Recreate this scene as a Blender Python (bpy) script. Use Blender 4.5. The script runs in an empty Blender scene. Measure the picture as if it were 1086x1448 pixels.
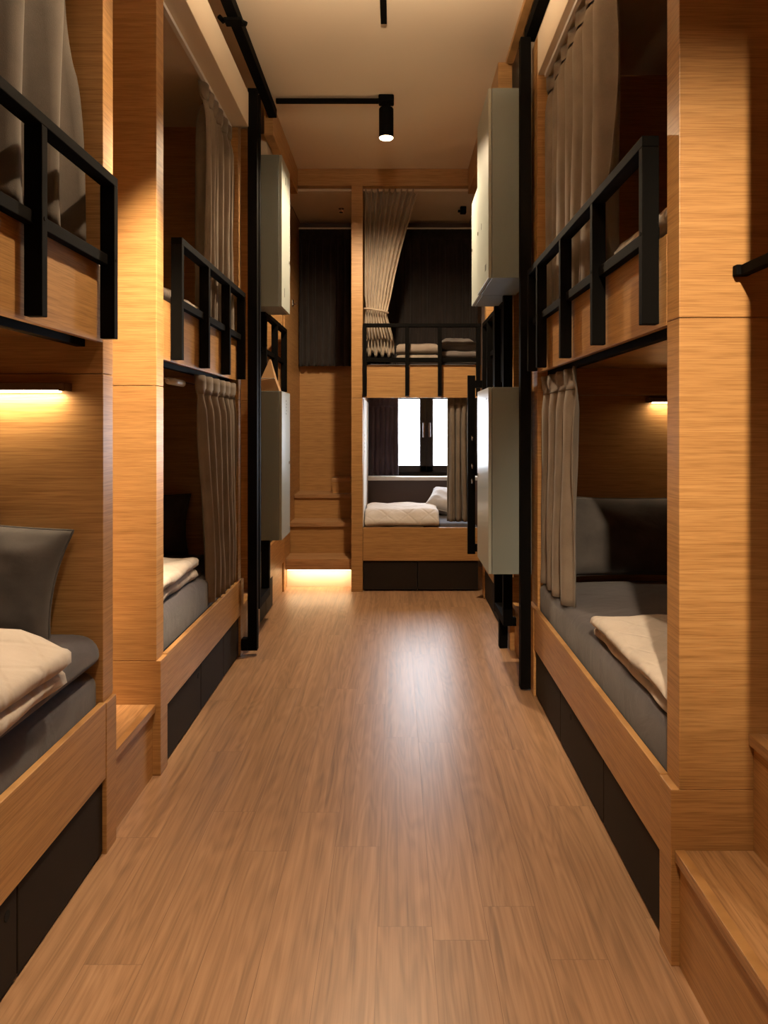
import bpy, bmesh, math, random
from mathutils import Vector, Matrix, noise
random.seed(7)
C = bpy.context.scene.collection
PI = math.pi

# ------------------------------------------------------------------ camera
cd = bpy.data.cameras.new('camera')
cam = bpy.data.objects.new('camera', cd); C.objects.link(cam)
cd.sensor_fit = 'HORIZONTAL'; cd.sensor_width = 36.0
cd.lens = 36.0 * 1040 / 1086
cd.shift_x = -16 / 1086
cd.shift_y = -122 / 1086
cd.clip_start = 0.05
cam.location = (0, 0, 1.4); cam.rotation_euler = (PI / 2, 0, 0)
bpy.context.scene.camera = cam

# ------------------------------------------------------------------ materials
def s2l(c):
    return tuple((v / 255 / 12.92) if v / 255 <= 0.04045 else ((v / 255 + 0.055) / 1.055) ** 2.4 for v in c) + (1,)

def base_mat(name, col, rough=0.6, metal=0.0, spec=0.5):
    m = bpy.data.materials.new(name); m.use_nodes = True
    b = m.node_tree.nodes['Principled BSDF']
    b.inputs['Base Color'].default_value = s2l(col)
    b.inputs['Roughness'].default_value = rough
    b.inputs['Metallic'].default_value = metal
    b.inputs['Specular IOR Level'].default_value = spec
    return m, m.node_tree.nodes, m.node_tree.links, b

def math_node(n, op, a=None, b=None):
    k = n.new('ShaderNodeMath'); k.operation = op
    if isinstance(a, (int, float)): k.inputs[0].default_value = a
    if isinstance(b, (int, float)): k.inputs[1].default_value = b
    return k

def coords(n, l, scale, rnd=True):
    tc = n.new('ShaderNodeTexCoord'); mp = n.new('ShaderNodeMapping')
    mp.inputs['Scale'].default_value = scale
    if rnd:
        oi = n.new('ShaderNodeObjectInfo')
        mul = n.new('ShaderNodeVectorMath'); mul.operation = 'SCALE'
        cx = n.new('ShaderNodeCombineXYZ')
        for i in range(3): l.new(oi.outputs['Random'], cx.inputs[i])
        l.new(cx.outputs[0], mul.inputs[0]); mul.inputs['Scale'].default_value = 9.0
        ad = n.new('ShaderNodeVectorMath'); ad.operation = 'ADD'
        l.new(tc.outputs['Object'], ad.inputs[0]); l.new(mul.outputs[0], ad.inputs[1])
        l.new(ad.outputs[0], mp.inputs['Vector'])
    else:
        l.new(tc.outputs['Object'], mp.inputs['Vector'])
    return mp.outputs[0]

def ramp(n, stops):
    r = n.new('ShaderNodeValToRGB')
    e = r.color_ramp.elements
    while len(e) < len(stops): e.new(0.5)
    for k, (p, c) in zip(e, stops): k.position = p; k.color = s2l(c)
    return r

def wood_mat(name, scale, dark, mid, light, rough=0.42):
    m, n, l, b = base_mat(name, mid, rough)
    v = coords(n, l, scale)
    n1 = n.new('ShaderNodeTexNoise'); n1.inputs['Scale'].default_value = 1.0
    n1.inputs['Detail'].default_value = 7; n1.inputs['Roughness'].default_value = 0.62
    n1.inputs['Distortion'].default_value = 0.25
    l.new(v, n1.inputs['Vector'])
    r = ramp(n, [(0.28, dark), (0.5, mid), (0.74, light)])
    l.new(n1.outputs['Fac'], r.inputs[0])
    v2 = coords(n, l, tuple(4.0 * s for s in scale))
    n2 = n.new('ShaderNodeTexNoise'); n2.inputs['Scale'].default_value = 1.3
    n2.inputs['Detail'].default_value = 3
    l.new(v2, n2.inputs['Vector'])
    r2 = ramp(n, [(0.36, (205, 196, 186)), (0.55, (255, 255, 255))])
    l.new(n2.outputs['Fac'], r2.inputs[0])
    mx = n.new('ShaderNodeMixRGB'); mx.blend_type = 'MULTIPLY'; mx.inputs[0].default_value = 0.7
    l.new(r.outputs[0], mx.inputs[1]); l.new(r2.outputs[0], mx.inputs[2])
    l.new(mx.outputs[0], b.inputs['Base Color'])
    bp = n.new('ShaderNodeBump'); bp.inputs['Strength'].default_value = 0.06; bp.inputs['Distance'].default_value = 0.002
    l.new(n2.outputs['Fac'], bp.inputs['Height']); l.new(bp.outputs[0], b.inputs['Normal'])
    return m

def cloth_mat(name, col, col2, weave=900, rough=0.9, bump=0.25, crease=0.0, sheen=0.15, quilt=0.0):
    m, n, l, b = base_mat(name, col, rough, spec=0.15)
    b.inputs['Sheen Weight'].default_value = sheen
    v = coords(n, l, (1, 1, 1))
    n1 = n.new('ShaderNodeTexNoise'); n1.inputs['Scale'].default_value = 7; n1.inputs['Detail'].default_value = 4
    n2 = n.new('ShaderNodeTexNoise'); n2.inputs['Scale'].default_value = weave; n2.inputs['Detail'].default_value = 2
    l.new(v, n1.inputs['Vector']); l.new(v, n2.inputs['Vector'])
    mix = math_node(n, 'MULTIPLY_ADD'); l.new(n2.outputs['Fac'], mix.inputs[0]); mix.inputs[1].default_value = 0.5
    l.new(n1.outputs['Fac'], mix.inputs[2])
    r = ramp(n, [(0.5, col2), (1.0, col)])
    l.new(mix.outputs[0], r.inputs[0]); l.new(r.outputs[0], b.inputs['Base Color'])
    bp = n.new('ShaderNodeBump'); bp.inputs['Strength'].default_value = bump; bp.inputs['Distance'].default_value = 0.0015
    l.new(n2.outputs['Fac'], bp.inputs['Height'])
    last = bp
    if crease:
        n3 = n.new('ShaderNodeTexNoise'); n3.inputs['Scale'].default_value = 6; n3.inputs['Detail'].default_value = 3
        n3.inputs['Distortion'].default_value = 1.2
        l.new(v, n3.inputs['Vector'])
        b2 = n.new('ShaderNodeBump'); b2.inputs['Strength'].default_value = crease; b2.inputs['Distance'].default_value = 0.02
        l.new(n3.outputs['Fac'], b2.inputs['Height']); l.new(bp.outputs[0], b2.inputs['Normal'])
        last = b2
    if quilt:
        sp = n.new('ShaderNodeSeparateXYZ'); l.new(v, sp.inputs[0])
        lines = []
        for sg in (1, -1):
            k = math_node(n, 'MULTIPLY', None, sg); l.new(sp.outputs[1], k.inputs[0])
            a = math_node(n, 'ADD'); l.new(sp.outputs[0], a.inputs[0]); l.new(k.outputs[0], a.inputs[1])
            pp = math_node(n, 'PINGPONG', None, 0.09); l.new(a.outputs[0], pp.inputs[0])
            mr = n.new('ShaderNodeMapRange'); mr.interpolation_type = 'SMOOTHSTEP'
            mr.inputs['From Min'].default_value = 0; mr.inputs['From Max'].default_value = 0.022
            l.new(pp.outputs[0], mr.inputs['Value']); lines.append(mr)
        mn = math_node(n, 'MULTIPLY'); l.new(lines[0].outputs[0], mn.inputs[0]); l.new(lines[1].outputs[0], mn.inputs[1])
        b3 = n.new('ShaderNodeBump'); b3.inputs['Strength'].default_value = quilt; b3.inputs['Distance'].default_value = 0.006
        l.new(mn.outputs[0], b3.inputs['Height']); l.new(last.outputs[0], b3.inputs['Normal'])
        last = b3
    l.new(last.outputs[0], b.inputs['Normal'])
    return m

def paint_mat(name, col, rough=0.8, bump=0.05, scale=120, spec=0.3):
    m, n, l, b = base_mat(name, col, rough, spec=spec)
    v = coords(n, l, (1, 1, 1))
    n1 = n.new('ShaderNodeTexNoise'); n1.inputs['Scale'].default_value = scale; n1.inputs['Detail'].default_value = 3
    l.new(v, n1.inputs['Vector'])
    bp = n.new('ShaderNodeBump'); bp.inputs['Strength'].default_value = bump; bp.inputs['Distance'].default_value = 0.002
    l.new(n1.outputs['Fac'], bp.inputs['Height']); l.new(bp.outputs[0], b.inputs['Normal'])
    return m

def emit_mat(name, col, strength):
    m, n, l, b = base_mat(name, col, 0.5)
    b.inputs['Emission Color'].default_value = s2l(col)
    b.inputs['Emission Strength'].default_value = strength
    return m

def floor_mat():
    m, n, l, b = base_mat('laminate_floor', (150, 105, 70), 0.37, spec=0.5)
    tc = n.new('ShaderNodeTexCoord'); sp = n.new('ShaderNodeSeparateXYZ'); l.new(tc.outputs['Object'], sp.inputs[0])
    sw = n.new('ShaderNodeCombineXYZ')
    ax = math_node(n, 'ADD', None, 0.0915 + 0.152 * 20); l.new(sp.outputs[0], ax.inputs[0])
    ay = math_node(n, 'ADD', None, 20.0); l.new(sp.outputs[1], ay.inputs[0])
    row = math_node(n, 'DIVIDE', None, 0.152); l.new(ax.outputs[0], row.inputs[0])
    rf = math_node(n, 'FLOOR'); l.new(row.outputs[0], rf.inputs[0])
    wn = n.new('ShaderNodeTexWhiteNoise'); wn.noise_dimensions = '1D'; l.new(rf.outputs[0], wn.inputs['W'])
    sh = math_node(n, 'MULTIPLY_ADD', None, 1.25); l.new(wn.outputs['Value'], sh.inputs[0]); l.new(ay.outputs[0], sh.inputs[2])
    l.new(sh.outputs[0], sw.inputs[0]); l.new(ax.outputs[0], sw.inputs[1])
    def brick(c1, c2, mort):
        br = n.new('ShaderNodeTexBrick')
        br.inputs['Scale'].default_value = 1.0
        br.inputs['Brick Width'].default_value = 1.25
        br.inputs['Row Height'].default_value = 0.152
        br.inputs['Mortar Size'].default_value = 0.0008
        br.inputs['Mortar Smooth'].default_value = 0.3
        br.inputs['Color1'].default_value = c1; br.inputs['Color2'].default_value = c2; br.inputs['Mortar'].default_value = mort
        br.offset = 0.0; br.offset_frequency = 2; br.squash = 1.0
        l.new(sw.outputs[0], br.inputs['Vector'])
        return br
    idb = brick((0, 0, 0, 1), (1, 1, 1, 1), (0.5, 0.5, 0.5, 1))
    # per plank offset for the figure
    off = n.new('ShaderNodeCombineXYZ')
    for i, k in enumerate((13.0, 29.0, 7.0)):
        q = math_node(n, 'MULTIPLY', None, k); l.new(idb.outputs['Color'], q.inputs[0]); l.new(q.outputs[0], off.inputs[i])
    ad = n.new('ShaderNodeVectorMath'); ad.operation = 'ADD'
    l.new(tc.outputs['Object'], ad.inputs[0]); l.new(off.outputs[0], ad.inputs[1])
    def mapped(scale):
        mp = n.new('ShaderNodeMapping'); mp.inputs['Scale'].default_value = scale
        l.new(ad.outputs[0], mp.inputs['Vector']); return mp.outputs[0]
    g1 = n.new('ShaderNodeTexNoise'); g1.inputs['Scale'].default_value = 1; g1.inputs['Detail'].default_value = 6
    g1.inputs['Roughness'].default_value = 0.65; g1.inputs['Distortion'].default_value = 0.5
    l.new(mapped((44, 0.9, 1)), g1.inputs['Vector'])
    # cathedral rings
    big = n.new('ShaderNodeTexNoise'); big.inputs['Scale'].default_value = 1; big.inputs['Detail'].default_value = 2
    l.new(mapped((8, 0.8, 1)), big.inputs['Vector'])
    mul = math_node(n, 'MULTIPLY', None, 100.0); l.new(big.outputs['Fac'], mul.inputs[0])
    sn = math_node(n, 'SINE'); l.new(mul.outputs[0], sn.inputs[0])
    sc = math_node(n, 'MULTIPLY_ADD', None, 0.055); l.new(sn.outputs[0], sc.inputs[0])
    l.new(g1.outputs['Fac'], sc.inputs[2])
    fine = n.new('ShaderNodeTexNoise'); fine.inputs['Scale'].default_value = 1; fine.inputs['Detail'].default_value = 3
    l.new(mapped((210, 5, 1)), fine.inputs['Vector'])
    sc2 = math_node(n, 'MULTIPLY_ADD', None, 0.22); l.new(fine.outputs['Fac'], sc2.inputs[0]); l.new(sc.outputs[0], sc2.inputs[2])
    r = ramp(n, [(0.30, (112, 86, 64)), (0.52, (147, 113, 83)), (0.66, (163, 126, 94)), (0.92, (182, 146, 112))])
    l.new(sc2.outputs[0], r.inputs[0])
    tone = brick((0.96, 0.96, 0.96, 1), (1.05, 1.04, 1.03, 1), (0.55, 0.52, 0.5, 1))
    mx = n.new('ShaderNodeMixRGB'); mx.blend_type = 'MULTIPLY'; mx.inputs[0].default_value = 1.0
    l.new(r.outputs[0], mx.inputs[1]); l.new(tone.outputs['Color'], mx.inputs[2])
    l.new(mx.outputs[0], b.inputs['Base Color'])
    bp = n.new('ShaderNodeBump'); bp.inputs['Strength'].default_value = 0.08; bp.inputs['Distance'].default_value = 0.002
    l.new(sc2.outputs[0], bp.inputs['Height'])
    bp2 = n.new('ShaderNodeBump'); bp2.inputs['Strength'].default_value = 0.35; bp2.inputs['Distance'].default_value = 0.001; bp2.invert = True
    l.new(idb.outputs['Fac'], bp2.inputs['Height']); l.new(bp.outputs[0], bp2.inputs['Normal'])
    l.new(bp2.outputs[0], b.inputs['Normal'])
    return m

OAK_D, OAK_M, OAK_L = (161, 118, 70), (178, 134, 82), (189, 146, 93)
M = {}
M['oak'] = wood_mat('oak_veneer', (1.5, 1.5, 62), OAK_D, OAK_M, OAK_L)
M['oak_tread'] = wood_mat('oak_tread', (34, 1.6, 34), (142, 106, 70), (174, 132, 88), (196, 156, 112), 0.4)
M['oak_cross'] = wood_mat('oak_cross', (1.6, 34, 34), (142, 106, 70), (174, 132, 88), (196, 156, 112), 0.4)
M['floor'] = floor_mat()
M['cream'] = paint_mat('cream_paint', (226, 208, 184))
M['white'] = paint_mat('white_paint', (222, 216, 208))
M['taupe_wall'] = paint_mat('taupe_wall', (120, 104, 98))
M['steel'] = paint_mat('black_powder_steel', (9, 8, 7), 0.7, 0.04, 600, 0.05)
M['drawer'] = paint_mat('dark_drawer', (33, 26, 20), 0.72, 0.06, 400, 0.2)
M['hole'] = paint_mat('hole_black', (6, 6, 6), 0.9)
M['locker'] = paint_mat('grey_green_locker', (122, 131, 130), 0.42, 0.05, 500, 0.5)
M['locker_door_lit'] = paint_mat('grey_green_locker_door_lit', (166, 173, 167), 0.30, 0.0, 500, 0.6)  # locker colour lightened to imitate spotlight falling on the doors
M['chrome'] = base_mat('chrome', (200, 196, 190), 0.2, 1.0)[0]
M['alu'] = paint_mat('lamp_bronze', (96, 72, 48), 0.4, 0.05, 300, 0.5)
M['sheet'] = cloth_mat('charcoal_sheet', (78, 74, 79), (62, 59, 63), 700, 0.9, 0.25, 0.25)
M['pillow'] = cloth_mat('charcoal_pillow', (84, 80, 78), (64, 61, 60), 700, 0.9, 0.25, 0.2)
M['pale_pillow'] = cloth_mat('pale_pillow', (170, 164, 160), (150, 144, 140), 700, 0.9, 0.2, 0.2)
M['blanket'] = cloth_mat('beige_duvet', (194, 184, 174), (176, 165, 154), 600, 0.95, 0.2, 0.4, quilt=0.5)
M['taupe_blanket'] = cloth_mat('taupe_duvet', (150, 136, 124), (132, 118, 106), 600, 0.95, 0.2, 0.3)
M['grey_duvet'] = cloth_mat('grey_duvet', (110, 102, 98), (92, 85, 82), 600, 0.95, 0.2, 0.3)
M['curtain'] = cloth_mat('taupe_curtain', (124, 112, 100), (104, 93, 82), 450, 0.95, 0.3)
M['beige_curtain'] = cloth_mat('beige_curtain', (184, 168, 148), (160, 144, 125), 450, 0.95, 0.3)
M['grey_curtain'] = cloth_mat('grey_curtain', (98, 90, 82), (82, 75, 68), 450, 0.95, 0.3)
M['dark_curtain'] = cloth_mat('dark_curtain', (48, 42, 40), (38, 33, 32), 450, 0.95, 0.2)
M['plum_curtain'] = cloth_mat('plum_curtain', (74, 62, 70), (60, 50, 58), 450, 0.95, 0.2)
M['kraft'] = paint_mat('kraft_paper', (158, 122, 82), 0.8, 0.2, 200)
M['plastic'] = paint_mat('white_plastic', (226, 222, 214), 0.4, 0.02)
M['mark'] = paint_mat('dark_mark', (46, 42, 38), 0.6)
M['led'] = emit_mat('led_diffuser', (255, 226, 178), 14.0)
M['led_strip'] = emit_mat('led_strip', (255, 226, 180), 8.0)
M['lamp'] = emit_mat('lamp_face', (255, 222, 176), 30.0)

# ------------------------------------------------------------------ helpers
W = {}
def tag(o, label=None, cat=None, group=None, kind=None):
    if label: o['label'] = label
    if cat: o['category'] = cat
    if group: o['group'] = group
    if kind: o['kind'] = kind
    return o

def thing(name, label, cat, loc, group=None):
    o = bpy.data.objects.new(name, None); C.objects.link(o)
    o.location = loc; o.empty_display_size = 0.1
    W[o.name] = Vector(loc)
    return tag(o, label, cat, group)

def obj(name, bm, mat, parent=None, smooth=False, solid=0.0, sub=0):
    me = bpy.data.meshes.new(name)
    vs = [v.co for v in bm.verts]
    lo = Vector((min(v.x for v in vs), min(v.y for v in vs), min(v.z for v in vs)))
    hi = Vector((max(v.x for v in vs), max(v.y for v in vs), max(v.z for v in vs)))
    c = Vector(((lo.x + hi.x) / 2, (lo.y + hi.y) / 2, (lo.z + hi.z) / 2))
    if parent is None: c.z = lo.z
    for v in bm.verts: v.co -= c
    bmesh.ops.recalc_face_normals(bm, faces=bm.faces[:])
    bm.to_mesh(me); bm.free()
    me.materials.append(M[mat])
    if smooth:
        for p in me.polygons: p.use_smooth = True
    o = bpy.data.objects.new(name, me); C.objects.link(o)
    W[o.name] = c
    if parent is not None:
        o.parent = parent; o.location = c - W[parent.name]
    else:
        o.location = c
    if solid:
        md = o.modifiers.new('thickness', 'SOLIDIFY'); md.thickness = solid; md.offset = 0
    if sub:
        md = o.modifiers.new('smooth', 'SUBSURF'); md.levels = sub; md.render_levels = sub
    return o

def add_box(bm, x0, x1, y0, y1, z0, z1, bev=0.0, seg=2):
    x0, x1 = min(x0, x1), max(x0, x1); y0, y1 = min(y0, y1), max(y0, y1); z0, z1 = min(z0, z1), max(z0, z1)
    t = bmesh.new()
    bmesh.ops.create_cube(t, size=1.0)
    for v in t.verts:
        v.co = Vector((x0 + (v.co.x + .5) * (x1 - x0), y0 + (v.co.y + .5) * (y1 - y0), z0 + (v.co.z + .5) * (z1 - z0)))
    if bev:
        bev = min(bev, 0.45 * min(x1 - x0, y1 - y0, z1 - z0))
        bmesh.ops.bevel(t, geom=t.edges[:], offset=bev, segments=seg, profile=0.5, affect='EDGES')
    merge(bm, t)
    return bm

def merge(bm, t, mtx=None):
    mp = {}
    for v in t.verts:
        mp[v] = bm.verts.new(mtx @ v.co if mtx else v.co)
    for f in t.faces:
        try: bm.faces.new([mp[v] for v in f.verts])
        except ValueError: pass
    t.free()

def box(x0, x1, y0, y1, z0, z1, bev=0.0, seg=2):
    return add_box(bmesh.new(), x0, x1, y0, y1, z0, z1, bev, seg)

def add_cyl(bm, p0, p1, r0, r1=None, seg=20, caps=True):
    r1 = r0 if r1 is None else r1
    p0 = Vector(p0); p1 = Vector(p1); d = (p1 - p0).normalized()
    u = d.orthogonal().normalized(); w = d.cross(u)
    a = []; b = []
    for i in range(seg):
        t = 2 * PI * i / seg; k = u * math.cos(t) + w * math.sin(t)
        a.append(bm.verts.new(p0 + k * r0)); b.append(bm.verts.new(p1 + k * r1))
    for i in range(seg):
        j = (i + 1) % seg; bm.faces.new((a[i], a[j], b[j], b[i]))
    if caps:
        bm.faces.new(a[::-1]); bm.faces.new(b)
    return bm

def add_lathe(bm, c, prof, seg=32):
    """profile of (radius, z) about the vertical axis through c"""
    rings = []
    for r, z in prof:
        rings.append([bm.verts.new((c[0] + r * math.cos(2 * PI * i / seg), c[1] + r * math.sin(2 * PI * i / seg), c[2] + z)) for i in range(seg)])
    for a, b in zip(rings, rings[1:]):
        for i in range(seg):
            j = (i + 1) % seg; bm.faces.new((a[i], a[j], b[j], b[i]))
    bm.faces.new(rings[0][::-1]); bm.faces.new(rings[-1])
    return bm

def grid_bm(nu, nv, f, close_v=False):
    bm = bmesh.new()
    vs = [[bm.verts.new(f(i / nu, j / nv)) for j in range(nv + (0 if close_v else 1))] for i in range(nu + 1)]
    nvv = len(vs[0])
    for i in range(nu):
        for j in range(nvv if close_v else nvv - 1):
            k = (j + 1) % nvv
            bm.faces.new((vs[i][j], vs[i + 1][j], vs[i + 1][k], vs[i][k]))
    return bm, vs

def smoothstep(a, b, x):
    t = max(0, min(1, (x - a) / (b - a))); return t * t * (3 - 2 * t)

# ------------------------------------------------------------------ soft goods
def mattress(name_mat, x0, x1, y0, y1, z0, z1, label, dome=0.02, r=0.05, parent=None, group=None, seed=0):
    """rounded slab with a slightly domed top, wrapped in a fitted sheet"""
    t = thing('mattress', label, 'mattress', ((x0 + x1) / 2, (y0 + y1) / 2, z0), group)
    bm = bmesh.new()
    cx, cy = (x0 + x1) / 2, (y0 + y1) / 2; hx, hy = (x1 - x0) / 2, (y1 - y0) / 2
    def breaks(h, k):
        e = [r * (1 - math.cos(PI / 2 * q / 7)) for q in range(8)]
        mid = [r + (2 * h - 2 * r) * q / k for q in range(1, k)]
        return [v - h for v in e + mid + [2 * h - v for v in e[::-1]]]
    bxs, bys = breaks(hx, 20), breaks(hy, 30)
    nx, ny = len(bxs) - 1, len(bys) - 1
    def pt(px, py, top):
        a = max(0, abs(px) - (hx - r)) / r; b = max(0, abs(py) - (hy - r)) / r
        d = max(a, b)
        if a > 1e-6 and b > 1e-6:               # round the plan corners
            k = d / (a ** 5 + b ** 5) ** 0.2
            px = math.copysign(hx - r + r * a * k, px); py = math.copysign(hy - r + r * b * k, py)
        x = cx + px; y = cy + py; u = px / hx; v = py / hy
        h = math.sqrt(max(0, 1 - d * d))
        nz = noise.noise(Vector((x * 5 + seed, y * 5, 0))) * 0.005 + noise.noise(Vector((x * 2 + seed, y * 14, 3))) * 0.002
        if top: return Vector((x, y, z1 - r + r * h + (dome * (1 - u * u) * (1 - v ** 6) + nz) * h))
        return Vector((x, y, z0 + r * 0.5 * (1 - h)))
    T = [[bm.verts.new(pt(a, b, True)) for b in bys] for a in bxs]
    B = [[bm.verts.new(pt(a, b, False)) for b in bys] for a in bxs]
    for i in range(nx):
        for j in range(ny):
            bm.faces.new((T[i][j], T[i + 1][j], T[i + 1][j + 1], T[i][j + 1]))
            bm.faces.new((B[i][j], B[i][j + 1], B[i + 1][j + 1], B[i + 1][j]))
    loop = [(i, 0) for i in range(nx)] + [(nx, j) for j in range(ny)] + [(i, ny) for i in range(nx, 0, -1)] + [(0, j) for j in range(ny, 0, -1)]
    for a, b in zip(loop, loop[1:] + loop[:1]):
        bm.faces.new((T[a[0]][a[1]], B[a[0]][a[1]], B[b[0]][b[1]], T[b[0]][b[1]]))
    obj('fitted_sheet', bm, name_mat, t, smooth=True)
    return t

def tube(pts, r, closed=False, seg=8):
    bm = bmesh.new(); rings = []; n = len(pts)
    for i, p in enumerate(pts):
        if closed: d = (pts[(i + 1) % n] - pts[i - 1]).normalized()
        else: d = (pts[min(i + 1, n - 1)] - pts[max(i - 1, 0)]).normalized()
        up = Vector((0, 0, 1)) if abs(d.z) < 0.9 else Vector((1, 0, 0))
        u = d.cross(up).normalized(); w = u.cross(d)
        rings.append([bm.verts.new(p + (u * math.cos(2 * PI * k / seg) + w * math.sin(2 * PI * k / seg)) * r) for k in range(seg)])
    m = n if closed else n - 1
    for i in range(m):
        a, b = rings[i], rings[(i + 1) % n]
        for k in range(seg):
            j = (k + 1) % seg; bm.faces.new((a[k], a[j], b[j], b[k]))
    if not closed:
        bm.faces.new(rings[0][::-1]); bm.faces.new(rings[-1])
    return bm

def pillow(c, w, h, thick, mtx, mat, label, cat='pillow', group=None, seed=0, flange=0.0):
    """w along local x, h along local y, thickness along local z; mtx orients, c is the centre"""
    n = 26
    bm = bmesh.new()
    def f(u, v, s):
        pin = 1 - 0.085 * (1 - v * v) * abs(u) ** 2
        pin2 = 1 - 0.07 * (1 - u * u) * abs(v) ** 2
        x = u * w / 2 * pin; y = v * h / 2 * pin2
        e = max(0.0, (1 - u ** 4)) * max(0.0, (1 - v ** 4))
        z = s * thick / 2 * (e ** 0.52)
        rad = abs(u) * abs(v)
        wr = noise.noise(Vector((u * 2.2 + seed, v * 2.2, s * 3))) * 0.016 + noise.noise(Vector((u * 6 + seed, v * 4 - seed, s * 3))) * 0.008
        z += s * wr * (e ** 0.5) * (0.5 + rad * 1.5)
        return Vector((x, y, z))
    def ss(k): a = -1 + 2 * k / n; return math.sin(a * PI / 2) * 0.45 + a * 0.55
    R = {}
    for s in (1, -1):
        for i in range(n + 1):
            for j in range(n + 1):
                edge = i in (0, n) or j in (0, n)
                if edge and s == -1: R[s, i, j] = R[1, i, j]; continue
                R[s, i, j] = bm.verts.new(f(ss(i), ss(j), s))
        for i in range(n):
            for j in range(n):
                q = [R[s, i, j], R[s, i + 1, j], R[s, i + 1, j + 1], R[s, i, j + 1]]
                bm.faces.new(q if s == 1 else q[::-1])
    edge = [(i, 0) for i in range(n)] + [(n, j) for j in range(n)] + [(i, n) for i in range(n, 0, -1)] + [(0, j) for j in range(n, 0, -1)]
    pts = [Vector(R[1, i, j].co) for i, j in edge]
    T = Matrix.Translation(c) @ mtx.to_4x4()
    bm.transform(T)
    low = min(v.co.z for v in bm.verts)
    t = thing('pillow', label, cat, (c[0], c[1], low), group)
    obj('pillowcase', bm, mat, t, smooth=True)
    pb = tube([T @ p for p in pts], 0.0042, closed=True)
    obj('piping', pb, mat, t, smooth=True)
    return t

def folded(x0, x1, y0, y1, z0, thick, layers, mat, label, fold='x0', cat='blanket', name='folded_duvet', group=None, seed=0, droop=0.0, wob=0.012):
    """a duvet folded in layers, the rounded folds towards the side named by fold ('x0','x1','y0','y1');
    its cross-section is one zig-zag ribbon swept along the other axis"""
    alongY = fold[0] == 'x'
    a0, a1 = (x0, x1) if alongY else (y0, y1)
    b0, b1 = (y0, y1) if alongY else (x0, x1)
    if fold[1] == '1': a0, a1 = a1, a0            # a0 is the fold side
    L = abs(a1 - a0); sg = 1 if a1 > a0 else -1
    half = thick * 0.5
    # centre line in (a from fold side, z)
    cl = []
    N = 14
    for k in range(layers):
        z = half + k * thick * 1.02
        fs = half * 1.05 + (0.014 if k < 2 and layers > 2 else 0)
        rng = [fs + (L - fs - half) * i / N for i in range(N + 1)]
        if k % 2 == 0: rng = rng[::-1]              # end at the fold side, then turn up
        seq = [(a, z) for a in rng]
        cl += seq
        if k < layers - 1:
            ae = rng[-1]; dirn = -1 if k % 2 == 0 else 1
            for q in range(1, 5):
                t = PI * q / 5
                cl.append((ae + dirn * half * 0.95 * math.sin(t), z + thick * 1.02 * 0.5 * (1 - math.cos(t))))
    # ribbon outline
    P = [Vector((a, z, 0)) for a, z in cl]; up = []; dn = []
    for i, p in enumerate(P):
        d = (P[min(i + 1, len(P) - 1)] - P[max(i - 1, 0)]).normalized()
        nn = Vector((-d.y, d.x, 0)); h = half * 0.97
        if i in (0, len(P) - 1): h *= 0.4
        elif i in (1, len(P) - 2): h *= 0.85
        up.append(p + nn * h); dn.append(p - nn * h)
    out = up + dn[::-1]
    m = 34; bm = bmesh.new(); rings = []
    tot = layers * thick * 1.02
    for j in range(m + 1):
        v = j / m; bb = b0 + (b1 - b0) * v
        e = min(1, min(v, 1 - v) / 0.07); sq = 0.6 + 0.4 * math.sqrt(max(0, 1 - (1 - e) ** 2))
        ring = []
        for p in out:
            a = p.x; z = p.y
            lay = min(layers - 1, int(z / (thick * 1.02)))
            zc = (lay + .5) * thick * 1.02
            zz = zc + (z - zc) * sq
            k = noise.noise(Vector((a * 6 + seed, bb * 6, lay * 2.3))) * wob + noise.noise(Vector((a * 14 - seed, bb * 9, lay))) * wob * 0.5
            zz += k * (z / tot)
            # soft sag at the outer edges
            zz -= tot * 0.05 * (1 - smoothstep(0, 0.08, v)) * (z / tot) + tot * 0.05 * smoothstep(0.92, 1, v) * (z / tot)
            aa = a + noise.noise(Vector((bb * 5 + seed, lay * 3.1, 0))) * wob * 1.2
            if droop: zz -= droop * (1 - smoothstep(0, 0.14, aa))
            A = a0 + sg * aa
            B = bb + noise.noise(Vector((a * 5, lay * 4.7 + seed, 1))) * wob * (1.0 if v > .5 else -1.0) * abs(v - .5) * 2
            ring.append(bm.verts.new((A, B, z0 + zz) if alongY else (B, A, z0 + zz)))
        rings.append(ring)
    n = len(out)
    for r1, r2 in zip(rings, rings[1:]):
        for i in range(n):
            k = (i + 1) % n; bm.faces.new((r1[i], r1[k], r2[k], r2[i]))
    h = n // 2
    for r_ in (rings[0], rings[-1]):
        for i in range(h - 1):
            try: bm.faces.new((r_[i], r_[i + 1], r_[n - 2 - i], r_[n - 1 - i]))
            except ValueError: pass
    o = obj(name, bm, mat, None, smooth=True)
    tag(o, label, cat, group)
    return o

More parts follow.
